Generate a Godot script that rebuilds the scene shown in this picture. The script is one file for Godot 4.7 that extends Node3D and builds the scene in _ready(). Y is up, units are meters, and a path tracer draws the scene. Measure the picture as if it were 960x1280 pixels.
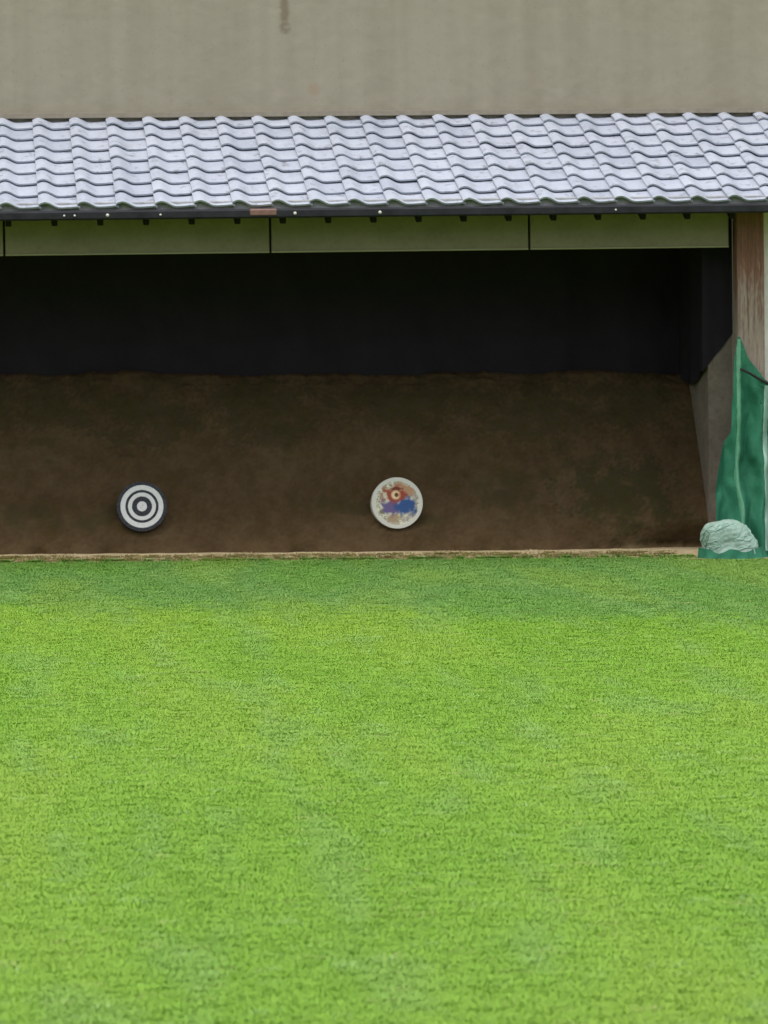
extends Node3D
# Archery target shed with a tiled pent roof in front of a tall wall, two paper targets in a sand bank, lawn in front.

var rng := RandomNumberGenerator.new()
var M := {}

# ---------------------------------------------------------------- small helpers
func lin(r: float, g: float, b: float) -> Color:
	return Color(r, g, b).linear_to_srgb()

func mat(c: Color, rough := 0.8, spec := 0.5) -> StandardMaterial3D:
	var m := StandardMaterial3D.new()
	m.albedo_color = c
	m.roughness = rough
	m.metallic_specular = spec
	return m

func fnoise(sd: int, freq: float, oct := 4) -> FastNoiseLite:
	var n := FastNoiseLite.new()
	n.seed = sd
	n.noise_type = FastNoiseLite.TYPE_SIMPLEX_SMOOTH
	n.frequency = freq
	n.fractal_type = FastNoiseLite.FRACTAL_FBM
	n.fractal_octaves = oct
	return n

# seamless colour texture: two linear colours mixed by fine and coarse noise, with an optional sparse third colour
func tint_tex(sd: int, size: int, a: Color, b: Color, coarse: float, fine: float, spot := Color(0, 0, 0, 0), spot_at := 0.7, sx := 1.0) -> ImageTexture:
	var n1 := fnoise(sd, coarse, 4)
	var n2 := fnoise(sd + 7, fine, 3)
	var n3 := fnoise(sd + 13, coarse * 2.2, 4)
	var w := int(size * sx)
	var i1 := n1.get_seamless_image(w, size)
	var i2 := n2.get_seamless_image(w, size)
	var i3 := n3.get_seamless_image(w, size)
	if sx != 1.0:
		i1.resize(size, size); i2.resize(size, size); i3.resize(size, size)
	var im := Image.create(size, size, true, Image.FORMAT_RGB8)
	for y in size:
		for x in size:
			var t := i1.get_pixel(x, y).r * 0.6 + i2.get_pixel(x, y).r * 0.4
			t = clampf((t - 0.5) * 1.6 + 0.5, 0.0, 1.0)
			var c := a.lerp(b, t)
			if spot.a > 0.0:
				var s := smoothstep(spot_at, spot_at + 0.14, i3.get_pixel(x, y).r * 0.75 + i2.get_pixel(x, y).r * 0.25)
				c = c.lerp(spot, s * spot.a)
			c.a = 1.0
			im.set_pixel(x, y, c.linear_to_srgb())
	im.generate_mipmaps()
	return ImageTexture.create_from_image(im)

func bump_tex(sd: int, size: int, freq: float, strength: float, oct := 4) -> ImageTexture:
	var im := fnoise(sd, freq, oct).get_seamless_image(size, size)
	im.convert(Image.FORMAT_RGBA8)
	im.bump_map_to_normal_map(strength)
	im.generate_mipmaps()
	return ImageTexture.create_from_image(im)

func tri_mat(tex: Texture2D, per_metre: float, rough := 0.8, normal: Texture2D = null, nscale := 1.0, spec := 0.5) -> StandardMaterial3D:
	var m := mat(Color.WHITE, rough, spec)
	m.albedo_texture = tex
	m.uv1_triplanar = true
	m.uv1_world_triplanar = true
	m.uv1_scale = Vector3.ONE * per_metre
	if normal:
		m.normal_enabled = true
		m.normal_texture = normal
		m.normal_scale = nscale
	return m

func ST() -> SurfaceTool:
	var st := SurfaceTool.new()
	st.begin(Mesh.PRIMITIVE_TRIANGLES)
	return st

func tri(st: SurfaceTool, a: Vector3, b: Vector3, c: Vector3, n: Vector3) -> void:
	if (b - a).cross(c - a).dot(n) > 0.0:
		var k := b; b = c; c = k
	for v in [a, b, c]:
		st.set_normal(n)
		st.add_vertex(v)

func quad(st: SurfaceTool, a: Vector3, b: Vector3, c: Vector3, d: Vector3, n: Vector3) -> void:
	tri(st, a, b, c, n)
	tri(st, a, c, d, n)

# chamfered box
func add_box(st: SurfaceTool, ctr: Vector3, size: Vector3, bev := 0.004, bs := Basis.IDENTITY) -> void:
	var h := size * 0.5
	bev = minf(bev, minf(h.x, minf(h.y, h.z)) * 0.6)
	var p := func(sx: float, sy: float, sz: float, ax: int) -> Vector3:
		var v := Vector3(sx * (h.x - bev), sy * (h.y - bev), sz * (h.z - bev))
		v[ax] += (Vector3(sx, sy, sz))[ax] * bev
		return ctr + bs * v
	var s := [-1.0, 1.0]
	for i in s:
		quad(st, p.call(i, -1, -1, 0), p.call(i, 1, -1, 0), p.call(i, 1, 1, 0), p.call(i, -1, 1, 0), bs * Vector3(i, 0, 0))
		quad(st, p.call(-1, i, -1, 1), p.call(1, i, -1, 1), p.call(1, i, 1, 1), p.call(-1, i, 1, 1), bs * Vector3(0, i, 0))
		quad(st, p.call(-1, -1, i, 2), p.call(1, -1, i, 2), p.call(1, 1, i, 2), p.call(-1, 1, i, 2), bs * Vector3(0, 0, i))
		for j in s:
			quad(st, p.call(i, j, -1, 0), p.call(i, j, 1, 0), p.call(i, j, 1, 1), p.call(i, j, -1, 1), (bs * Vector3(i, j, 0)).normalized())
			quad(st, p.call(i, -1, j, 0), p.call(i, 1, j, 0), p.call(i, 1, j, 2), p.call(i, -1, j, 2), (bs * Vector3(i, 0, j)).normalized())
			quad(st, p.call(-1, i, j, 1), p.call(1, i, j, 1), p.call(1, i, j, 2), p.call(-1, i, j, 2), (bs * Vector3(0, i, j)).normalized())
			for k in s:
				tri(st, p.call(i, j, k, 0), p.call(i, j, k, 1), p.call(i, j, k, 2), (bs * Vector3(i, j, k)).normalized())

# smooth sheet from rows of points; hint: a direction the front looks towards (ZERO: away from centre c)
func add_sheet(st: SurfaceTool, rows: Array, hint: Vector3, c := Vector3.ZERO, cols: Array = []) -> void:
	var nr := rows.size()
	var nc: int = rows[0].size()
	var nm := []
	for i in nr:
		var line := PackedVector3Array()
		for j in nc:
			var du: Vector3 = rows[i][mini(j + 1, nc - 1)] - rows[i][maxi(j - 1, 0)]
			var dv: Vector3 = rows[mini(i + 1, nr - 1)][j] - rows[maxi(i - 1, 0)][j]
			if (rows[i][0] as Vector3).distance_to(rows[i][nc - 1]) < 1e-5 and (j == 0 or j == nc - 1):
				du = rows[i][1] - rows[i][nc - 2]
			var n := du.cross(dv)
			n = n.normalized() if n.length() > 1e-12 else Vector3.UP
			var hh: Vector3 = hint if hint != Vector3.ZERO else (rows[i][j] as Vector3) - c
			if n.dot(hh) < 0.0:
				n = -n
			line.append(n)
		nm.append(line)
	for i in nr - 1:
		for j in nc - 1:
			var id := [[i, j], [i, j + 1], [i + 1, j + 1], [i + 1, j]]
			for t in [[0, 1, 2], [0, 2, 3]]:
				var q := []
				for k in t: q.append(id[k])
				var a: Vector3 = rows[q[0][0]][q[0][1]]
				var b: Vector3 = rows[q[1][0]][q[1][1]]
				var d: Vector3 = rows[q[2][0]][q[2][1]]
				var fn := (b - a).cross(d - a)
				if fn.length() < 1e-14: continue
				if fn.dot(nm[q[0][0]][q[0][1]]) > 0.0:
					q = [q[0], q[2], q[1]]
				for e in q:
					st.set_normal(nm[e[0]][e[1]])
					st.set_uv(Vector2(float(e[1]) / (nc - 1), float(e[0]) / (nr - 1)))
					if cols.size() > 0: st.set_color(cols[e[0]][e[1]])
					st.add_vertex(rows[e[0]][e[1]])

func add_tube(st: SurfaceTool, pts: Array, r: float, seg := 8) -> void:
	var rows := []
	for i in pts.size():
		var d: Vector3 = (pts[mini(i + 1, pts.size() - 1)] - pts[maxi(i - 1, 0)]).normalized()
		var u := d.cross(Vector3.UP if absf(d.y) < 0.9 else Vector3.RIGHT).normalized()
		var v := d.cross(u)
		var ring := PackedVector3Array()
		for k in seg + 1:
			var a := TAU * (k % seg) / seg
			ring.append(pts[i] + (u * cos(a) + v * sin(a)) * r)
		rows.append(ring)
	for i in rows.size() - 1:
		var c: Vector3 = (pts[i] + pts[i + 1]) * 0.5
		add_sheet(st, [rows[i], rows[i + 1]], Vector3.ZERO, c)

func obj(called: String, st: SurfaceTool, m: Material, parent: Node = self) -> MeshInstance3D:
	var o := MeshInstance3D.new()
	o.name = called
	o.mesh = st.commit()
	o.material_override = m
	parent.add_child(o, true)
	return o

func box(called: String, ctr: Vector3, size: Vector3, m: Material, parent: Node, bev := 0.004) -> MeshInstance3D:
	var st := ST()
	add_box(st, Vector3.ZERO, size, bev)
	var o := obj(called, st, m, parent)
	o.position = ctr
	return o

func base(called: String, at := Vector3.ZERO) -> Node3D:
	var o := Node3D.new()
	o.name = called
	add_child(o, true)
	o.position = at
	return o

func tag(o: Node, label: String, category := "", kind := "", group := "") -> void:
	o.set_meta("label", label)
	if category: o.set_meta("category", category)
	if kind: o.set_meta("kind", kind)
	if group: o.set_meta("group", group)

# the lawn falls a little towards the right
func gy(x: float) -> float:
	return -0.0225 - 0.0113 * clampf(x, -4.5, 4.5)

# ---------------------------------------------------------------- scene
func _ready() -> void:
	rng.seed = 20240611
	# camera: long lens, 28 m from the targets, a little left of square-on
	var cam := Camera3D.new()
	cam.name = "camera"
	add_child(cam)
	var yaw := deg_to_rad(6.0)
	cam.position = Vector3(-28.0 * sin(yaw), 1.8, 28.0 * cos(yaw))
	cam.rotation = Vector3(deg_to_rad(-3.1), -yaw, 0)
	cam.rotate_object_local(Vector3(0, 0, 1), -0.013)
	cam.fov = rad_to_deg(2.0 * atan(640.0 / 5000.0))
	cam.near = 0.1
	cam.far = 900.0
	# long lens focused a little short of the shed: the near lawn goes slightly soft
	var optics := CameraAttributesPhysical.new()
	optics.frustum_focal_length = 24.0 / (2.0 * 640.0 / 5000.0)
	optics.frustum_focus_distance = 22.0
	optics.frustum_near = 0.1
	optics.frustum_far = 900.0
	optics.exposure_aperture = 5.0
	cam.attributes = optics
	cam.current = true
	# overcast sky
	var sm := ProceduralSkyMaterial.new()
	sm.sky_top_color = lin(1.14, 1.17, 1.29)
	sm.sky_horizon_color = lin(0.30, 0.31, 0.335)
	sm.sky_curve = 0.55
	sm.ground_bottom_color = Color(0.25, 0.28, 0.2)
	sm.ground_horizon_color = Color(0.6, 0.62, 0.6)
	var sky := Sky.new()
	sky.sky_material = sm
	var env := Environment.new()
	env.background_mode = Environment.BG_SKY
	env.sky = sky
	env.background_energy_multiplier = 1.0
	env.tonemap_mode = Environment.TONE_MAPPER_LINEAR
	env.tonemap_exposure = 2.3
	env.sdfgi_enabled = true
	env.ssao_enabled = true
	env.ssil_enabled = true
	var we := WorldEnvironment.new()
	we.name = "world_environment"
	we.environment = env
	add_child(we)
	var sun := DirectionalLight3D.new()
	sun.name = "sun"
	sun.light_energy = 0.35
	sun.light_angular_distance = 14.0
	sun.light_color = Color(1.0, 0.97, 0.92)
	sun.shadow_enabled = true
	add_child(sun)
	sun.look_at_from_position(Vector3(-4, 13, 4.5), Vector3.ZERO)

	materials()
	ground_and_lawn()
	tall_wall()
	shed()
	sand_bank()
	curtain()
	ring_target()
	picture_target()
	net_and_bag()
	sky_blocking_hall()

func materials() -> void:
	M.tile = []
	var tb := bump_tex(31, 256, 0.03, 2.0)
	for k in 4:
		var g: float = [0.0, 0.018, -0.022, 0.008][k]
		var t := tint_tex(40 + k, 512, Color(0.300 + g, 0.325 + g, 0.385 + g), Color(0.375 + g, 0.402 + g, 0.465 + g), 0.006, 0.05, Color(0.13, 0.135, 0.15, 0.85), 0.66)
		M.tile.append(tri_mat(t, 1.1, 0.42, tb, 0.25))
	M.deck = mat(lin(0.06, 0.05, 0.04), 0.9)
	M.filler = tri_mat(tint_tex(61, 256, Color(0.20, 0.205, 0.22), Color(0.32, 0.32, 0.33), 0.02, 0.08), 2.0, 0.9)
	M.gutter = tri_mat(tint_tex(62, 256, Color(0.010, 0.0105, 0.013), Color(0.021, 0.0215, 0.026), 0.012, 0.06), 1.2, 0.7, null, 1.0, 0.3)
	M.rust = tri_mat(tint_tex(63, 256, Color(0.10, 0.05, 0.04), Color(0.17, 0.085, 0.065), 0.02, 0.08), 3.0, 0.7)
	M.bolt = mat(lin(0.45, 0.43, 0.40), 0.45)
	M.rafter = mat(lin(0.014, 0.013, 0.011), 0.95, 0.2)
	M.fascia = tri_mat(tint_tex(64, 512, Color(0.140, 0.124, 0.068), Color(0.185, 0.163, 0.094), 0.008, 0.06), 0.8, 0.6)
	M.fascia_edge = mat(lin(0.24, 0.235, 0.14), 0.6)
	M.inner = tri_mat(tint_tex(65, 512, Color(0.115, 0.092, 0.068), Color(0.175, 0.148, 0.118), 0.008, 0.05, Color(0.105, 0.075, 0.053, 0.55), 0.60), 0.9, 0.9)
	M.pale = tri_mat(tint_tex(66, 512, Color(0.52, 0.49, 0.46), Color(0.64, 0.61, 0.58), 0.006, 0.05), 0.7, 0.75)
	M.black = tri_mat(tint_tex(67, 256, Color(0.0165, 0.0146, 0.0182), Color(0.0215, 0.0192, 0.0235), 0.01, 0.1), 1.0, 0.95, null, 1.0, 0.2)

# ---------------------------------------------------------------- ground, lawn
func ground_and_lawn() -> void:
	var st := ST()
	var xs := [-300.0, -4.5, 4.5, 300.0]
	var rows := []
	for z in [-300.0, 0.0, 20.0, 300.0]:
		var r := PackedVector3Array()
		for x in xs: r.append(Vector3(x, gy(x), z))
		rows.append(r)
	add_sheet(st, rows, Vector3.UP)
	var g := obj("ground", st, tri_mat(tint_tex(11, 512, Color(0.155, 0.235, 0.034), Color(0.195, 0.280, 0.044), 0.01, 0.07, Color(0.13, 0.13, 0.05, 0.5), 0.70), 0.5, 0.95, null, 1.0, 0.1))
	tag(g, "green lawn soil spreading from the target shed to the horizon", "", "structure")
	# bare sandy strip at the foot of the bank
	st = ST()
	rows = []
	var en := fnoise(5, 0.9, 3)
	for i in 5:
		var r := PackedVector3Array()
		for j in 401:
			var x := -4.4 + 7.6 * j / 400.0
			var w := en.get_noise_1d(x * 3.0)
			var z: float = [-0.05, 0.30, 0.38 + 0.03 * w, 0.47 + 0.03 * w, 0.56 + 0.03 * w][i]
			r.append(Vector3(x, gy(x) + [0.042, 0.042, 0.038 + 0.014 * w + 0.014 * en.get_noise_1d(x * 14.0) + 0.010 * en.get_noise_1d(x * 40.0), 0.018, -0.004][i], z))
		rows.append(r)
	add_sheet(st, rows, Vector3.UP)
	var strip := obj("path", st, tri_mat(tint_tex(12, 512, Color(0.25, 0.20, 0.12), Color(0.38, 0.31, 0.195), 0.02, 0.1), 1.5, 0.95, null, 1.0, 0.1))
	tag(strip, "narrow strip of bare pale sand along the lawn edge", "", "structure")
	# grass: one tuft mesh, scattered
	var tuft := ST()
	var r2 := RandomNumberGenerator.new()
	r2.seed = 91
	for b in 30:
		var a := r2.randf() * TAU
		var o := Vector3(cos(a), 0, sin(a)) * (0.032 * sqrt(r2.randf()))
		var d := Vector3(cos(a + r2.randf_range(-1, 1)), 0, sin(a + r2.randf_range(-1, 1))).normalized()
		var side := d.cross(Vector3.UP).rotated(Vector3.UP, r2.randf_range(-0.8, 0.8))
		var h := r2.randf_range(0.010, 0.021)
		var lean := r2.randf_range(0.8, 1.6)
		var w := r2.randf_range(0.0010, 0.0019)
		var p1 := o + Vector3.UP * h * 0.6 + d * h * 0.28 * lean
		var p2 := o + Vector3.UP * h * (1.05 - 0.32 * lean) + d * h * 0.95 * lean
		var n := side.cross((p2 - o).normalized()).normalized()
		if n.y < 0: n = -n
		n = (n + Vector3.UP * 1.6).normalized()
		quad(tuft, o - side * w, o + side * w, p1 + side * w * 0.9, p1 - side * w * 0.9, n)
		tri(tuft, p1 - side * w * 0.9, p1 + side * w * 0.9, p2, n)
	var mesh := tuft.commit()
	var gm := mat(Color.WHITE, 0.6, 0.3)
	gm.vertex_color_use_as_albedo = true
	gm.cull_mode = BaseMaterial3D.CULL_DISABLED
	gm.backlight_enabled = true
	gm.backlight = lin(0.20, 0.31, 0.045)
	var patch := fnoise(21, 0.55, 3)
	var cool := fnoise(22, 1.7, 3)
	var edge := fnoise(23, 0.9, 3)
	var tr := []
	var cs := []
	var z := 0.0
	var cell := 0.0285
	var spots := PackedVector2Array()
	var gz := 0.5
	while gz < 19.7:
		var hw := (27.85 - gz) * 0.1 + 1.3
		var gx := -2.927 * gz / 27.85 - hw
		var stop := gx + 2.0 * hw
		while gx < stop:
			spots.append(Vector2(gx + rng.randf() * cell, gz + rng.randf() * cell))
			gx += cell
		gz += cell
	for sp in spots:
		z = sp.y
		var x := sp.x
		var e := 0.58 + 0.06 * edge.get_noise_1d(x * 4.0)
		var gh := gy(x)
		if z < e:
			# stray tufts creep onto the sandy edge
			if z < 0.5 or edge.get_noise_1d(x * 9.0 + 50.0) < 0.05: continue
			gh += 0.012
		var s := rng.randf_range(0.9, 1.2)
		var bs := Basis(Vector3.UP, rng.randf() * TAU).rotated(Vector3(1, 0, 0), rng.randf_range(-0.05, 0.05)).scaled(Vector3(s, s * rng.randf_range(0.85, 1.1), s))
		tr.append(Transform3D(bs, Vector3(x, gh, z)))
		var p := patch.get_noise_2d(x * 1.4, z * 0.25)
		var q := cool.get_noise_2d(x * 1.6, z * 0.22)
		var c := Color(0.187, 0.335, 0.034)
		# grass in the band next to the shed is a cooler, darker green
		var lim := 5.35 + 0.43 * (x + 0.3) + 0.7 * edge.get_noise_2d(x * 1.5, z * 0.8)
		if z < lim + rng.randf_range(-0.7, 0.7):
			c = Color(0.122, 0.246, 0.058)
		if p > 0: c = c.lerp(Color(0.23, 0.34, 0.04), minf(p * 1.0, 0.35))
		else: c = c.lerp(Color(0.13, 0.28, 0.020), minf(-p * 1.0, 0.3))
		if q > 0.18: c = c.lerp(Color(0.18, 0.31, 0.075), minf((q - 0.18) * 2.4, 0.42))
		var k := rng.randf()
		if k < 0.010: c = Color(0.28, 0.32, 0.10)
		elif k < 0.025: c = Color(0.25, 0.38, 0.13)
		c = c * rng.randf_range(0.94, 1.06)
		c.a = 1.0
		cs.append(c)
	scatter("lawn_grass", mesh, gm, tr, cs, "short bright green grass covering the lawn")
	# straw and dry blades on the sandy strip
	tr = []
	cs = []
	for i in 2800:
		var x := rng.randf_range(-4.3, 3.1)
		var zz := 0.36 + 0.22 * rng.randf()
		if rng.randf() < 0.02: zz = rng.randf_range(0.25, 0.36)
		if x > 2.0 and zz < 0.75: zz = 0.76 + rng.randf() * 0.1
		var s := rng.randf_range(0.7, 1.5)
		tr.append(Transform3D(Basis(Vector3.UP, rng.randf() * TAU).scaled(Vector3(s, s * 0.8, s)), Vector3(x, gy(x) + lerpf(0.036, 0.0, clampf((zz - 0.37) / 0.17, 0.0, 1.0)), zz)))
		var c := Color(0.50, 0.41, 0.25).lerp(Color(0.30, 0.30, 0.13), rng.randf() * rng.randf() * 0.6)
		c = c * rng.randf_range(0.75, 1.15)
		c.a = 1.0
		cs.append(c)
	scatter("dry_grass", mesh, gm, tr, cs, "dry straw coloured grass between sand strip and lawn")

func scatter(called: String, mesh: Mesh, m: Material, tr: Array, cs: Array, label: String) -> void:
	var mm := MultiMesh.new()
	mm.transform_format = MultiMesh.TRANSFORM_3D
	mm.use_colors = true
	mm.mesh = mesh
	mm.instance_count = tr.size()
	for i in tr.size():
		mm.set_instance_transform(i, tr[i])
		mm.set_instance_color(i, cs[i])
	var o := MultiMeshInstance3D.new()
	o.name = called
	o.multimesh = mm
	o.material_override = m
	add_child(o, true)
	tag(o, label, "grass", "stuff")

# ---------------------------------------------------------------- wall behind
func tall_wall() -> void:
	# render with rain streaks; 8 m of wall per repeat
	var S := 1024
	var n1 := fnoise(71, 0.02, 4)
	var n2 := fnoise(72, 0.12, 3)
	var n3 := fnoise(73, 0.006, 3)
	var im := Image.create(S, S, true, Image.FORMAT_RGB8)
	for y in S:
		for x in S:
			var t := n1.get_noise_2d(x * 1.4, y * 0.09) * 0.75 + n2.get_noise_2d(x, y) * 0.10 + n3.get_noise_2d(x * 2.0, y * 0.3) * 0.25
			var c := Color(0.220, 0.198, 0.154).lerp(Color(0.256, 0.234, 0.187), clampf(0.5 + t, 0, 1))
			# brown run-down stain and a rusty spot, as on the photographed wall
			var wx := -4.0 + 8.0 * x / S
			var wy := 8.0 - 8.0 * y / S
			var sx := absf(wx + 0.58 + 0.008 * n2.get_noise_1d(y * 2.0)) / (0.026 + 0.012 * n2.get_noise_1d(y))
			if sx < 1.6 and wy > 3.68:
				var f := clampf(1.6 - sx, 0, 1) * clampf((wy - 3.66) * 9.0 + n2.get_noise_2d(x, y), 0, 1)
				c = c.lerp(Color(0.145, 0.115, 0.082), 0.8 * f)
			var sd := Vector2(wx + 0.374, wy - 3.285).length()
			if sd < 0.06: c = c.lerp(Color(0.25, 0.18, 0.13), 0.6 * clampf((0.06 - sd) * 30.0 + n2.get_noise_2d(x * 3.0, y * 3.0) * 0.6, 0, 1))
			if n2.get_noise_2d(x * 2.3 + 300, y * 2.3) > 0.56: c = c.lerp(Color(0.14, 0.125, 0.10), 0.3)
			c.a = 1.0
			im.set_pixel(x, y, c.linear_to_srgb())
	im.generate_mipmaps()
	var m := mat(Color.WHITE, 0.92, 0.2)
	m.albedo_texture = ImageTexture.create_from_image(im)
	m.normal_enabled = true
	m.normal_texture = bump_tex(74, 512, 0.08, 3.0)
	m.normal_scale = 0.10
	var w := base("boundary_wall", Vector3(0, 0, -0.9))
	tag(w, "tall taupe rendered wall with faint rain streaks rising behind the tiled roof", "wall")
	var st := ST()
	for k in 3:
		var x0 := -12.0 + 8.0 * k
		var p := [Vector3(x0, 8, 0), Vector3(x0 + 8, 8, 0), Vector3(x0 + 8, -0.3, 0), Vector3(x0, -0.3, 0)]
		var uv := [Vector2(0, 0), Vector2(1, 0), Vector2(1, 8.3 / 8.0), Vector2(0, 8.3 / 8.0)]
		for i in [0, 1, 2, 0, 2, 3]:
			st.set_normal(Vector3(0, 0, 1)); st.set_uv(uv[i]); st.add_vertex(p[i])
	st.set_uv(Vector2(0.5, 0.5))
	quad(st, Vector3(-12, 8, 0), Vector3(12, 8, 0), Vector3(12, 8, -0.25), Vector3(-12, 8, -0.25), Vector3.UP)
	quad(st, Vector3(-12, 8, -0.25), Vector3(12, 8, -0.25), Vector3(12, -0.3, -0.25), Vector3(-12, -0.3, -0.25), Vector3(0, 0, -1))
	for s in [-12.0, 12.0]:
		quad(st, Vector3(s, 8, 0), Vector3(s, 8, -0.25), Vector3(s, -0.3, -0.25), Vector3(s, -0.3, 0), Vector3(signf(s), 0, 0))
	st.generate_tangents()
	obj("wall_face", st, m, w)

# ---------------------------------------------------------------- target shed
const EAVE := Vector3(0, 2.411, 0.81)    # lower end of the tile bed
const PITCH := 0.3675                     # radians, 4 in 10
const COLW := 0.2607
const ROWL := 0.2366

func tile_profile(u: float) -> float:
	# roll on the left, wide pan to the right
	if u < 0.16:
		return lerpf(0.024, 0.039, sin(clampf(u / 0.16, 0, 1) * PI / 2))
	if u < 0.56:
		return 0.0195 + 0.0195 * cos((u - 0.16) / 0.40 * PI)
	return 0.007 * pow((u - 0.56) / 0.44, 2.0)

func tile_mesh(vr: int) -> Mesh:
	var st := ST()
	var rr := RandomNumberGenerator.new()
	rr.seed = 400 + vr
	var us := [0.0, 0.025, 0.07, 0.12, 0.17, 0.23, 0.29, 0.36, 0.43, 0.5, 0.57, 0.72, 0.87, 1.0, 1.07]
	var th := 0.013
	var wob := rr.randf_range(-0.002, 0.002)
	var top := []
	var low := []
	# v runs down the slope; the lower end lifts over the next row
	for v in [-0.055, 0.09, 0.222, 0.2366]:
		var a := PackedVector3Array()
		var b := PackedVector3Array()
		for u in us:
			var lift: float = lerpf(0.0, 0.027, (v + 0.055) / 0.2916)
			var y: float = tile_profile(u) + lift + wob * u
			if u > 1.0: y -= 0.012
			if v > 0.23: y -= 0.0025
			if v < 0.0: y -= 0.002
			a.append(Vector3(u * COLW, y, v))
			b.append(Vector3(u * COLW, y - th, v - (0.004 if v > 0.23 else 0.0)))
		top.append(a); low.append(b)
	add_sheet(st, top, Vector3.UP)
	add_sheet(st, low, Vector3.DOWN)
	for j in us.size() - 1:
		quad(st, top[3][j], top[3][j + 1], low[3][j + 1], low[3][j], Vector3(0, -0.25, 0.97).normalized())
	for i in 3:
		quad(st, top[i][0], top[i + 1][0], low[i + 1][0] , low[i][0], Vector3.LEFT)
	return st.commit()

func shed() -> void:
	var s := base("target_shed")
	tag(s, "long open archery target shed with grey pantile roof and green fascia", "shed")
	# roof with single tiles
	var tb := Basis(Vector3.RIGHT, PITCH)
	var roof := Node3D.new()
	roof.name = "roof"
	s.add_child(roof)
	var meshes := []
	for k in 4: meshes.append(tile_mesh(k))
	var sag := fnoise(81, 0.35, 2)
	for c in 30:
		for r in 8:
			var o := MeshInstance3D.new()
			o.name = "tile"
			o.mesh = meshes[rng.randi() % 4]
			o.material_override = M.tile[rng.randi() % 4]
			var x := -2.392 + (c - 8) * COLW
			var d := tb * Vector3(0, 0, -1) * (ROWL * (r + 1) - 0.045)
			var up := tb * Vector3.UP * (0.004 * sag.get_noise_2d(x * 2.0, r * 0.8) + rng.randf_range(-0.001, 0.001))
			o.position = Vector3(x + rng.randf_range(-0.0025, 0.0025), EAVE.y, EAVE.z) + d + up + tb * Vector3(0, 0, rng.randf_range(-0.004, 0.004))
			o.basis = tb.rotated(Vector3.UP, rng.randf_range(-0.010, 0.010)).rotated(Vector3.BACK, rng.randf_range(-0.006, 0.006))
			if r == 7:
				# last row is cut short where it meets the wall
				o.basis = o.basis * Basis.from_scale(Vector3(1, 1, 0.75))
				o.position = Vector3(x, EAVE.y, EAVE.z) + tb * Vector3(0, 0, -1) * (ROWL * 7.0 - 0.045 + ROWL * 0.75) + up
			roof.add_child(o, true)
	var st := ST()
	add_box(st, Vector3(-0.73, EAVE.y, EAVE.z) + tb * Vector3(0, -0.036, -0.91), Vector3(7.78, 0.03, 1.80), 0.004, tb)
	obj("roof_deck", st, M.deck, roof)
	st = ST()
	add_box(st, Vector3(-0.73, 3.108, -0.875), Vector3(7.85, 0.036, 0.048), 0.001)
	obj("flashing", st, tri_mat(tint_tex(68, 256, Color(0.17, 0.145, 0.112), Color(0.22, 0.195, 0.155), 0.02, 0.08), 1.0, 0.85), roof)
	# eave filler under the rolls, gutter board, bolts
	box("eave_filler", Vector3(-0.73, 2.420, 0.806), Vector3(7.78, 0.062, 0.03), M.filler, s, 0.006)
	box("gutter", Vector3(-0.73, 2.361, 0.860), Vector3(7.80, 0.060, 0.075), M.gutter, s, 0.010)
	var joint := box("gutter_joint", Vector3(-0.885, 2.368, 0.861), Vector3(0.19, 0.05, 0.083), M.rust, s, 0.010)
	joint.set_meta("label", "rust brown sleeve on the dark gutter")
	for x in [-2.223, -2.153, -1.933, -1.578, -0.671, -0.095, 1.517]:
		st = ST()
		var sz: float = 0.012 if x in [-1.933, -0.671, -0.095] else 0.008
		var rows := []
		for i in 5:
			var ring := PackedVector3Array()
			for k in 9:
				var a := TAU * (k % 8) / 8.0
				var q := PI / 2 * i / 4.0
				ring.append(Vector3(cos(a) * sz * cos(q), sin(a) * sz * cos(q), sz * sin(q)))
			rows.append(ring)
		add_sheet(st, rows, Vector3.ZERO, Vector3(0, 0, -0.01))
		obj("bolt", st, M.bolt, s).position = Vector3(x, 2.360, 0.898)
	for k in 24:
		var x := -4.47 + 0.3085 * k + 0.024
		st = ST()
		add_box(st, Vector3.ZERO, Vector3(0.040, 0.05, 0.46), 0.005, tb)
		obj("rafter_end", st, M.rafter, s).position = Vector3(x, 2.398, 0.575)
	# fascia panels with recessed joints
	var fx := [-4.43, -2.622, -0.807, 0.983, 2.386]
	for k in 4:
		var x0: float = fx[k] + 0.007
		var x1: float = fx[k + 1] - 0.007
		var p := box("fascia_panel", Vector3((x0 + x1) / 2, 2.245, 0.45), Vector3(x1 - x0, 0.27, 0.03), M.fascia, s, 0.005)
		box("lip", Vector3(0, -0.138, 0.004), Vector3(x1 - x0, 0.012, 0.036), M.fascia_edge, p, 0.003)
	box("fascia_back", Vector3(-1.02, 2.25, 0.415), Vector3(6.82, 0.29, 0.03), M.rafter, s)
	# posts: weathered reddish timber, grey lower down where rain reaches it
	for x in [2.518, -4.53]:
		post(s, x)
	# end walls
	st = ST()
	side_wall(st, 2.285, 2.285, 0.17)
	obj("side_wall", st, M.inner, s)
	st = ST()
	side_wall(st, -4.40, -4.42, -0.075)
	obj("side_wall", st, M.inner, s)
	for k in 2:
		box("front_panel", Vector3(2.80 + 0.36 * k, 1.19, 0.43), Vector3(0.356, 2.40, 0.03), M.pale, s, 0.004)

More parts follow.
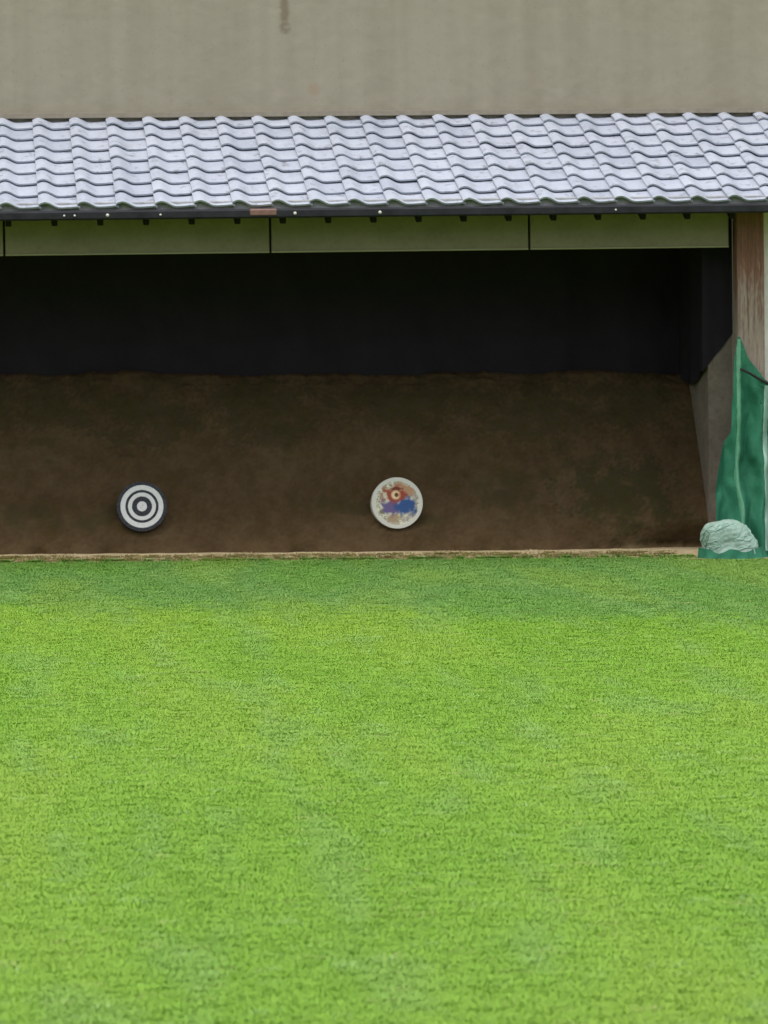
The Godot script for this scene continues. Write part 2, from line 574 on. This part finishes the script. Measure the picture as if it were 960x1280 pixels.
func post(s: Node3D, x: float) -> void:
	var n1 := fnoise(85, 0.03, 3)
	var n2 := fnoise(86, 0.09, 3)
	var S := 512
	var im := Image.create(128, S, true, Image.FORMAT_RGB8)
	for y in S:
		for i in 128:
			var h := 2.4 - 2.4 * y / S
			var g := n1.get_noise_2d(i * 3.0, y * 0.25) * 0.7 + n2.get_noise_2d(i * 2.0, y * 0.5) * 0.4
			var wgt := smoothstep(-0.18, 0.18, (1.80 - h) * 0.8 + g * 0.35)
			var red := Color(0.13, 0.062, 0.042).lerp(Color(0.18, 0.09, 0.065), 0.5 + g)
			var grey := Color(0.185, 0.143, 0.115).lerp(Color(0.26, 0.212, 0.178), 0.5 + g)
			var c := red.lerp(grey, wgt)
			if n2.get_noise_2d(i * 4.0 + 99, y * 0.18) > 0.42: c = c.darkened(0.35)
			c.a = 1.0
			im.set_pixel(i, y, c.linear_to_srgb())
	im.generate_mipmaps()
	var m := mat(Color.WHITE, 0.85, 0.3)
	m.albedo_texture = ImageTexture.create_from_image(im)
	var st := ST()
	var hx := 0.096
	var hz := 0.07
	var b := 0.008
	var oc := [Vector2(-hx + b, hz), Vector2(hx - b, hz), Vector2(hx, hz - b), Vector2(hx, -hz), Vector2(-hx, -hz), Vector2(-hx, hz - b)]
	var run := 0.0
	for i in 6:
		var p: Vector2 = oc[i]
		var q: Vector2 = oc[(i + 1) % 6]
		var l := p.distance_to(q)
		var n := Vector3(p.y - q.y, 0, 0)
		var t := (q - p).normalized()
		n = Vector3(-t.y, 0, t.x)
		if n.dot(Vector3(p.x + q.x, 0, p.y + q.y)) < 0: n = -n
		var v := [Vector3(p.x, 2.38, p.y), Vector3(q.x, 2.38, q.y), Vector3(q.x, -0.06, q.y), Vector3(p.x, -0.06, p.y)]
		var uv := [Vector2(run, 0), Vector2(run + l * 3, 0), Vector2(run + l * 3, 1), Vector2(run, 1)]
		for k in [0, 1, 2, 0, 2, 3]:
			st.set_normal(n); st.set_uv(uv[k]); st.add_vertex(v[k])
		run += l * 3
	var o := obj("post", st, m, s)
	o.position = Vector3(x, 0, 0.46)

func side_wall(st: SurfaceTool, xb: float, xf: float, th: float) -> void:
	# thick, slightly splayed, top follows the roof pitch
	var a := [Vector3(xb, -0.06, -0.895), Vector3(xf, -0.06, 0.15), Vector3(xf, 2.55, 0.15), Vector3(xb, 2.94, -0.895)]
	var o := Vector3(th, 0, 0)
	var n := Vector3(-signf(th), 0, 0)
	quad(st, a[0], a[1], a[2], a[3], n)
	quad(st, a[0] + o, a[1] + o, a[2] + o, a[3] + o, -n)
	quad(st, a[1], a[2], a[2] + o, a[1] + o, Vector3(0, 0, 1))
	quad(st, a[2], a[3], a[3] + o, a[2] + o, Vector3.UP)
	quad(st, a[0], a[3], a[3] + o, a[0] + o, Vector3(0, 0, -1))

# ---------------------------------------------------------------- sand bank
func sand_z(y: float) -> float:
	var p := [[-0.02, 0.235], [0.05, 0.19], [0.12, 0.13], [0.25, 0.04], [0.40, -0.06], [0.75, -0.31], [1.10, -0.56], [1.20, -0.66], [1.26, -0.74], [1.28, -0.885]]
	for i in p.size() - 1:
		if y <= p[i + 1][0]:
			return lerpf(p[i][1], p[i + 1][1], (y - p[i][0]) / (p[i + 1][0] - p[i][0]))
	return -0.885

func wall_x(z: float) -> float:
	return 2.285

func sand_bank() -> void:
	var n1 := fnoise(101, 0.9, 4)
	var n2 := fnoise(102, 6.0, 3)
	var n3 := fnoise(103, 28.0, 2)
	var rows := []
	var cols := []
	var ys := []
	for i in 150: ys.append(-0.03 + 1.31 * i / 149.0)
	for y in ys:
		var r := PackedVector3Array()
		var cc := []
		for j in 441:
			var t := j / 440.0
			var z := sand_z(y)
			var x0 := -4.40
			var x1 := wall_x(z) + 0.01
			var x := lerpf(x0, x1, t)
			# foot spreads back near the right corner and the corner is rounded out
			var foot := smoothstep(1.2, 2.3, x) * smoothstep(0.25, 0.0, y) * 0.22
			z -= foot
			z += smoothstep(0.12, 0.02, y) * 0.10 * n1.get_noise_1d(x * 2.5 + 70)
			var fill := smoothstep(0.16, 0.0, x1 - x) * 0.05
			z += fill
			var d := 0.030 * n1.get_noise_2d(x, y * 1.5) + 0.009 * n2.get_noise_2d(x, y) + 0.004 * n3.get_noise_2d(x, y)
			if y > 1.2: d *= 1.8
			r.append(Vector3(x, y + gy(x) + d * 0.6, z + d * 0.8))
			var g := clampf(0.5 + 0.7 * n1.get_noise_2d(x * 1.9 + 40, y * 2.2) + 0.5 * n2.get_noise_2d(x * 1.3, y * 1.3) + 0.45 * n3.get_noise_2d(x, y), 0, 1)
			var c := Color(0.048, 0.0318, 0.0152).lerp(Color(0.070, 0.0475, 0.0245), g)
			# algae on the damp sand towards the right
			var md := Vector2((x - 1.72) / 0.42, (y - 0.42) / 0.32).length() + 0.9 * n2.get_noise_2d(x * 0.8, y * 0.8) + 0.5 * n3.get_noise_2d(x, y)
			var al := smoothstep(1.05, 0.45, md) * 0.75
			# algae patches that also paint shade into the upper bank: x, y, half width, half height
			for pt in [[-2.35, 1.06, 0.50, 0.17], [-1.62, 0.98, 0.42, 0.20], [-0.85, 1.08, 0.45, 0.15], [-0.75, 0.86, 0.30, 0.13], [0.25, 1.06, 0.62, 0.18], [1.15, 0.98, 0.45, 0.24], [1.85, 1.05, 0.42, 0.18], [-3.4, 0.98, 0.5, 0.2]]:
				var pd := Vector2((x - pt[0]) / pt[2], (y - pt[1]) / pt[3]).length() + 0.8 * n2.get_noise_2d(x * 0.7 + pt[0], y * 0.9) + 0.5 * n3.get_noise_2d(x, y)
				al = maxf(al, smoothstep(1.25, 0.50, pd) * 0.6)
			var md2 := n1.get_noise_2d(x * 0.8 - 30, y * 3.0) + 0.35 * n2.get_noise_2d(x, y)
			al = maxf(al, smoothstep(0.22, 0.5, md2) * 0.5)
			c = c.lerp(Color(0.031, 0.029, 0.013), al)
			# dry loose sand along the foot at the right end
			var dry := smoothstep(1.4, 2.1, x) * smoothstep(0.09, 0.03, y + 0.03 * n2.get_noise_2d(x * 2.0, y))
			c = c.lerp(Color(0.22, 0.16, 0.085), dry * 0.8)
			c.a = 1.0
			cc.append(c)
		rows.append(r)
		cols.append(cc)
	var st := ST()
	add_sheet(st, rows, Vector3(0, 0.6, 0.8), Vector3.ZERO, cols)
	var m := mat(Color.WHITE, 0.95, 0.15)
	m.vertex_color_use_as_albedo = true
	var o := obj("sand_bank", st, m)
	tag(o, "sloping bank of damp brown sand filling the shed behind the targets", "sand bank")

# ---------------------------------------------------------------- black curtain
func curtain() -> void:
	var k := base("black_curtain")
	tag(k, "black cloth curtain hanging above the sand at the back of the shed", "curtain")
	var n := fnoise(111, 1.3, 3)
	var st := ST()
	var rows := []
	for i in 25:
		var t := i / 24.0
		var r := PackedVector3Array()
		for j in 161:
			var x := -4.35 + 6.66 * j / 160.0
			var y := lerpf(2.52, 1.16 + 0.02 * n.get_noise_1d(x * 2.0), t)
			r.append(Vector3(x, y, -0.80 + 0.035 * t * sin(x * 7.0 + 2.0 * n.get_noise_1d(x)) + 0.03 * n.get_noise_2d(x * 2.0, y)))
		rows.append(r)
	add_sheet(st, rows, Vector3(0, 0, 1))
	obj("back_drape", st, M.black, k)
	st = ST()
	rows = []
	for i in 25:
		var t := i / 24.0
		var r := PackedVector3Array()
		for j in 41:
			var u := j / 40.0
			var z := lerpf(-0.80, 0.145, u)
			var low := 1.19 - 0.06 * sin(clampf(u / 0.45, 0.0, 1.0) * PI * 0.5) + 0.11 * smoothstep(0.45, 1.0, u)
			var y := lerpf(2.45, low, t)
			r.append(Vector3(wall_x(z) - 0.03 - 0.012 * sin(u * 15.0) * t, y, z))
		rows.append(r)
	add_sheet(st, rows, Vector3(-1, 0, 0))
	obj("side_drape", st, M.black, k)
	st = ST()
	rows = []
	for i in 17:
		var t := i / 16.0
		var r := PackedVector3Array()
		for j in 13:
			var u := j / 12.0
			r.append(Vector3(lerpf(2.245, 2.46, u), lerpf(2.45, lerpf(1.24, 1.50, u), t), 0.160 + 0.005 * sin(u * 12.0)))
		rows.append(r)
	add_sheet(st, rows, Vector3(0, 0, 1))
	obj("end_drape", st, M.black, k)

# ---------------------------------------------------------------- targets
func target_body(called: String, at: Vector3, face: Material, hoop: Material, lean: float) -> Node3D:
	var t := base(called, at)
	t.rotation.x = -lean
	var st := ST()
	var rows := []
	# hoop section, revolved: outside, rounded front edge, inside
	for p in [[0.176, -0.095], [0.178, -0.095], [0.18, -0.092], [0.18, -0.004], [0.1785, 0.0], [0.175, 0.0015], [0.172, 0.0], [0.171, -0.09]]:
		var ring := PackedVector3Array()
		for k in 65:
			var a := TAU * (k % 64) / 64.0
			ring.append(Vector3(cos(a) * p[0], sin(a) * p[0], p[1]))
		rows.append(ring)
	for i in rows.size() - 1:
		var inside := i >= 6
		var cen := Vector3(0, 0, -0.045)
		if inside:
			# inner face looks to the axis
			for k in 64:
				quad(st, rows[i][k], rows[i][k + 1], rows[i + 1][k + 1], rows[i + 1][k], -Vector3(rows[i][k].x, rows[i][k].y, 0).normalized())
		else:
			add_sheet(st, [rows[i], rows[i + 1]], Vector3.ZERO, cen)
	obj("hoop", st, hoop, t)
	st = ST()
	for k in 64:
		var a := TAU * k / 64.0
		var b := TAU * (k + 1) / 64.0
		var R := 0.1795
		for v in [Vector2.ZERO, Vector2(cos(b), sin(b)), Vector2(cos(a), sin(a))]:
			st.set_normal(Vector3(0, 0, 1))
			st.set_uv(Vector2(0.5 + v.x * 0.5, 0.5 - v.y * 0.5))
			st.add_vertex(Vector3(v.x * R, v.y * R, 0.004 + 0.0025 * (1.0 - v.length())))
	obj("paper_face", st, face, t)
	return t

func ring_target() -> void:
	var S := 512
	var n := fnoise(121, 0.02, 3)
	var im := Image.create(S, S, true, Image.FORMAT_RGB8)
	for y in S:
		for x in S:
			var d := Vector2(x + 0.5 - S / 2.0, y + 0.5 - S / 2.0).length() / (S / 2.0) * 18.0
			d += 0.10 * n.get_noise_2d(x * 2.0, y * 2.0)
			var dark := (d > 3.6 and d < 7.2) or (d > 10.0 and d < 11.9) or d > 15.4
			var w := 0.52 + 0.04 * n.get_noise_2d(x, y)
			var c := Color(w, w, w * 0.98)
			if dark: c = Color(0.036, 0.038, 0.044) * (1.0 + 0.6 * n.get_noise_2d(x * 1.5, y * 1.5))
			# arrow holes in the white
			if Vector2(x - 262, y - 246).length() < 5 or Vector2(x - 244, y - 268).length() < 4 or Vector2(x - 300, y - 150).length() < 4:
				c = Color(0.12, 0.10, 0.08)
			c.a = 1
			im.set_pixel(x, y, c.linear_to_srgb())
	im.generate_mipmaps()
	var f := mat(Color.WHITE, 0.85, 0.2)
	f.albedo_texture = ImageTexture.create_from_image(im)
	var t := target_body("archery_target", Vector3(-1.698, 0.358, 0.08), f, mat(lin(0.03, 0.026, 0.024), 0.8), 0.16)
	t.scale = Vector3.ONE * 0.97
	tag(t, "round target with black and white concentric rings leaning on the sand", "target", "", "paper targets on the sand bank")

func blob(x: float, y: float, cx: float, cy: float, rx: float, ry: float, w: float) -> float:
	return clampf((1.0 - Vector2((x - cx) / rx, (y - cy) / ry).length()) * 2.6 + w * 0.55, 0, 1)

func picture_target() -> void:
	var S := 512
	var n := fnoise(131, 0.02, 4)
	var im := Image.create(S, S, true, Image.FORMAT_RGB8)
	for y in S:
		for x in S:
			var u := (x + 0.5) / S * 2.0 - 1.0
			var v := (y + 0.5) / S * 2.0 - 1.0
			var r := Vector2(u, v).length()
			var g := n.get_noise_2d(x, y)
			var g3 := n.get_noise_2d(x * 0.45 + 31, y * 0.45)
			var g2 := n.get_noise_2d(x * 3.0 + 70, y * 3.0)
			var c := Color(0.47, 0.46, 0.41)
			if r < 0.86:
				c = Color(0.46, 0.45, 0.33).lerp(Color(0.56, 0.55, 0.42), 0.5 + g)
				if g3 > 0.02: c = c.lerp(Color(0.30, 0.26, 0.19), minf((g3 - 0.02) * 5.0, 0.8))
				# flecked band of small marks round the rim
				var an := atan2(v, u)
				if r > 0.66 and r < 0.84 and g2 > -0.05 and sin(an * 26.0 + g * 5.0) > -0.25 and v < 0.75:
					c = Color(0.17, 0.165, 0.14)
				if r > 0.62 and r < 0.80 and u > 0.2 and v > -0.4: c = c.lerp(Color(0.24, 0.20, 0.19), 0.55)
				c = c.lerp(Color(0.34, 0.20, 0.12), blob(u, v, 0.14, -0.46, 0.74, 0.36, g3 * 2.2) * (1.0 if r < 0.82 else 0.0))
				c = c.lerp(Color(0.30, 0.22, 0.13), blob(u, v, -0.14, 0.56, 0.30, 0.20, g3 * 2.2))
				c = c.lerp(Color(0.16, 0.15, 0.10), blob(u, v, -0.60, 0.34, 0.16, 0.14, g3 * 2.2))
				c = c.lerp(Color(0.115, 0.09, 0.19), blob(u, v, -0.22, 0.17, 0.50, 0.38, g3 * 2.2))
				c = c.lerp(Color(0.035, 0.075, 0.19), blob(u, v, 0.34, 0.13, 0.52, 0.44, g3 * 2.2))
				c = c.lerp(Color(0.24, 0.055, 0.035), blob(u, v, -0.10, -0.33, 0.50, 0.38, g3 * 2.2))
				c = c.lerp(Color(0.13, 0.04, 0.025), blob(u, v, -0.05, -0.55, 0.34, 0.09, g3 * 2.2))
				c = c.lerp(Color(0.62, 0.47, 0.28), blob(u, v, -0.05, -0.31, 0.21, 0.21, 0))
				c = c.lerp(Color(0.10, 0.05, 0.03), blob(u, v, -0.02, -0.31, 0.10, 0.11, 0))
				c = c.lerp(Color(0.40, 0.16, 0.09), blob(u, v, 0.10, -0.28, 0.05, 0.14, 0) * 0.7)
			c = c * (1.0 + 0.12 * g2)
			c.a = 1
			im.set_pixel(x, y, c.linear_to_srgb())
	im.generate_mipmaps()
	var f := mat(Color.WHITE, 0.8, 0.25)
	f.albedo_texture = ImageTexture.create_from_image(im)
	var t := target_body("archery_target", Vector3(0.085, 0.350, 0.08), f, mat(lin(0.5, 0.48, 0.42), 0.8), 0.16)
	tag(t, "round white rimmed target with a red, blue and purple painted face", "target", "", "paper targets on the sand bank")

# ---------------------------------------------------------------- net, cord, bag at the right post
func net_and_bag() -> void:
	var green := tri_mat(tint_tex(141, 256, Color(0.006, 0.100, 0.050), Color(0.013, 0.140, 0.075), 0.02, 0.09), 2.0, 0.8, bump_tex(142, 256, 0.2, 4.0), 0.4)
	var band := tri_mat(tint_tex(143, 256, Color(0.05, 0.19, 0.11), Color(0.09, 0.26, 0.16), 0.02, 0.09), 2.0, 0.5)
	var pale := tri_mat(tint_tex(144, 256, Color(0.20, 0.33, 0.27), Color(0.29, 0.42, 0.36), 0.02, 0.09), 2.0, 0.5)
	var net := base("green_net")
	tag(net, "green safety net gathered and hung from a nail on the post", "net")
	# outline by height: left and right edge
	var L := [[1.47, 2.412], [1.32, 2.387], [0.82, 2.358], [0.71, 2.305], [0.55, 2.262], [0.38, 2.244], [0.25, 2.235], [0.0, 2.26]]
	var Rt := [[1.47, 2.43], [1.32, 2.49], [1.17, 2.60], [1.14, 2.66], [1.00, 2.92], [0.0, 2.98]]
	var n := fnoise(145, 2.0, 3)
	var surf := func(u: float, y: float, off: float) -> Vector3:
		var l := along(L, y)
		var r := along(Rt, y)
		var x := lerpf(l, r, u)
		var w := clampf((1.47 - y) / 0.5, 0.05, 1.0)
		var z := 0.575 + w * (0.040 * sin((x - 2.2) * 38.0 + 2.2 * n.get_noise_2d(x * 2.0, y)) + 0.008 * n.get_noise_2d(x * 5.0, y * 0.8)) + 0.05 * smoothstep(0.7, 0.1, y)
		return Vector3(x, y + gy(x) * smoothstep(0.5, 0.0, y) + 0.012, z + off)
	var st := ST()
	var rows := []
	for i in 61:
		var y := 1.47 * (1.0 - i / 60.0)
		var r := PackedVector3Array()
		for j in 61: r.append(surf.call(j / 60.0, y, 0.0))
		rows.append(r)
	add_sheet(st, rows, Vector3(0, 0, 1))
	obj("net_sheet", st, green, net)
	# pale hem bands running down the net
	for b in [[0, 1.455, 0.03, [[1.47, 2.418], [0.82, 2.411], [0.49, 2.390], [0.27, 2.425], [0, 2.44]], 0.017, band], [1, 1.13, 0.04, [[1.14, 2.622], [0.80, 2.600], [0.4, 2.608], [0, 2.60]], 0.022, pale]]:
		st = ST()
		rows = []
		for i in 41:
			var y := lerpf(b[1], b[2], i / 40.0)
			var cx := along(b[3], y)
			var r := PackedVector3Array()
			for j in 7:
				var e := (j / 6.0 * 2.0 - 1.0)
				var hw: float = b[4] * (1.0 + 0.25 * n.get_noise_2d(y * 9.0, b[0] * 9.0))
				var x := cx + e * hw
				var l := along(L, y)
				var rr := along(Rt, y)
				var p: Vector3 = surf.call(clampf((x - l) / (rr - l), 0, 1), y, 0.004 + 0.010 * sqrt(maxf(0.0, 1.0 - e * e)))
				r.append(p)
			rows.append(r)
		add_sheet(st, rows, Vector3(0, 0, 1))
		obj("hem_band", st, b[5], net)
	# black cord across the net to the right
	st = ST()
	var pts := []
	for i in 17:
		var t := i / 16.0
		var x := lerpf(2.445, 3.05, t)
		var y := lerpf(1.255, 1.06, t) - 0.06 * sin(t * PI)
		pts.append(Vector3(x, y, 0.64))
	pts[0] = Vector3(2.43, 1.26, 0.60)
	add_tube(st, pts, 0.009)
	var cord := obj("cord", st, mat(lin(0.005, 0.005, 0.005), 0.9))
	tag(cord, "black cord tied across the green net beside the post", "cord")
	# crumpled pale bag in net
	var at := Vector3(2.318, gy(2.3), 0.72)
	var bag := base("wrapped_sandbag", at)
	tag(bag, "pale crumpled plastic sandbag bundled on green netting below the post", "sandbag")
	var nz := fnoise(151, 5.0, 4)
	var rid := fnoise(152, 6.0, 3)
	rid.fractal_type = FastNoiseLite.FRACTAL_RIDGED
	st = ST()
	rows = []
	for i in 49:
		var r := PackedVector3Array()
		var la := lerpf(-0.42, PI / 2, i / 48.0)
		for j in 97:
			var a := TAU * (j % 96) / 96.0
			var d := Vector3(cos(a) * cos(la), sin(la), sin(a) * cos(la))
			# flat topped, steeper on its left, long shoulder to the right
			var k := 1.0 / pow(pow(absf(d.x), 3.2) + pow(absf(d.y), 3.2) + pow(absf(d.z), 3.2), 1.0 / 3.2)
			var p := d * k * Vector3(0.190, 0.172, 0.13)
			if p.y > 0: p.x += -0.03 * p.y / 0.19 - maxf(p.x, 0.0) * 0.32 * (p.y / 0.19)
			var cr := 0.030 * nz.get_noise_3d(p.x * 0.6, p.y * 0.6, p.z * 0.6) + 0.0016 * sin((p.y * 1.6 - p.x * 0.7 + p.z * 0.3) * 95.0 + 16.0 * nz.get_noise_3d(p.x * 0.5, p.y * 0.5, p.z + 3.0))
			p += d * cr
			r.append(p + Vector3(0, 0.095, 0))
		rows.append(r)
	add_sheet(st, rows, Vector3.ZERO, Vector3(0, 0.09, 0))
	var pm := tri_mat(tint_tex(153, 256, Color(0.16, 0.265, 0.21), Color(0.27, 0.365, 0.31), 0.02, 0.06), 3.0, 0.65, bump_tex(154, 256, 0.03, 6.0), 0.3)
	obj("bag_skin", st, pm, bag)
	# loose strands of netting lying over the bag
	st = ST()
	var nr := rows.size()
	for k in 22:
		var strand := []
		var j0 := rng.randf_range(2.0, 46.0)
		var i0 := rng.randf_range(12.0, 38.0)
		var dj := rng.randf_range(6.0, 15.0)
		var di := rng.randf_range(3.0, 10.0)
		for q in 9:
			var e := q / 8.0
			var jj := int(clampf(j0 + dj * e, 0, 96))
			var ii := int(clampf(i0 - di * e + 1.5 * sin(e * 6.0 + k), 0, nr - 1))
			var p: Vector3 = rows[ii][jj]
			strand.append(p + (p - Vector3(0, 0.09, 0)).normalized() * 0.002)
		add_tube(st, strand, rng.randf_range(0.0025, 0.0045), 5)
	var sm := obj("netting_strands", st, pale, bag)
	sm.set_meta("kind", "stuff")
	st = ST()
	rows = []
	for i in 13:
		var t := i / 12.0
		var r := PackedVector3Array()
		for j in 97:
			var a := TAU * (j % 96) / 96.0
			var rx := lerpf(0.228, 0.207, t) + (0.012 * maxf(0.0, cos(a))) + 0.006 * sin(a * 11.0 + t * 3.0) + 0.02 * nz.get_noise_2d(cos(a) * 0.3, sin(a) * 0.3)
			var h := t * t * (0.058 + 0.012 * sin(a * 5.0) + 0.009 * sin(a * 8.0 + 1.0) + 0.02 * maxf(0.0, -cos(a)) + 0.03 * maxf(0.0, cos(a)))
			r.append(Vector3(cos(a) * rx * 1.02 + (0.03 * (1.0 - t) if cos(a) > 0.5 else 0.0), h, sin(a) * rx * 0.74))
		rows.append(r)
	add_sheet(st, rows, Vector3.ZERO, Vector3(0, 0.0, 0))
	obj("net_wrap", st, green, bag)

func along(k: Array, y: float) -> float:
	for i in k.size() - 1:
		if y >= k[i + 1][0]:
			var t := clampf((y - k[i][0]) / (k[i + 1][0] - k[i][0]), 0, 1)
			return lerpf(k[i][1], k[i + 1][1], t)
	return k[k.size() - 1][1]

# ---------------------------------------------------------------- unseen hall behind the camera, added to keep low sky light off the shed
func sky_blocking_hall() -> void:
	var h := base("sky_blocking_hall", Vector3(-2, gy(-2.0), 31.0))
	tag(h, "unseen timber hall with a broad dark roof, added to block low sky", "hall")
	var wood := mat(lin(0.12, 0.085, 0.055), 0.8)
	box("floor_deck", Vector3(0, 0.3, 3.5), Vector3(30, 0.5, 7), wood, h)
	box("wall", Vector3(0, 2.6, 6.9), Vector3(30, 4.2, 0.2), wood, h)
	for x in [-15.0, -7.5, 7.5, 15.0]:
		box("post", Vector3(x, 2.4, 0.2), Vector3(0.2, 3.7, 0.2), wood, h)
	var st := ST()
	var dark := mat(lin(0.10, 0.105, 0.115), 0.6)
	for sgn in [-1.0, 1.0]:
		add_box(st, Vector3(0, 6.35, 3.5 + sgn * 2.35), Vector3(32, 0.25, 6.2), 0.01, Basis(Vector3.RIGHT, sgn * 0.72))
	obj("roof", st, dark, h)
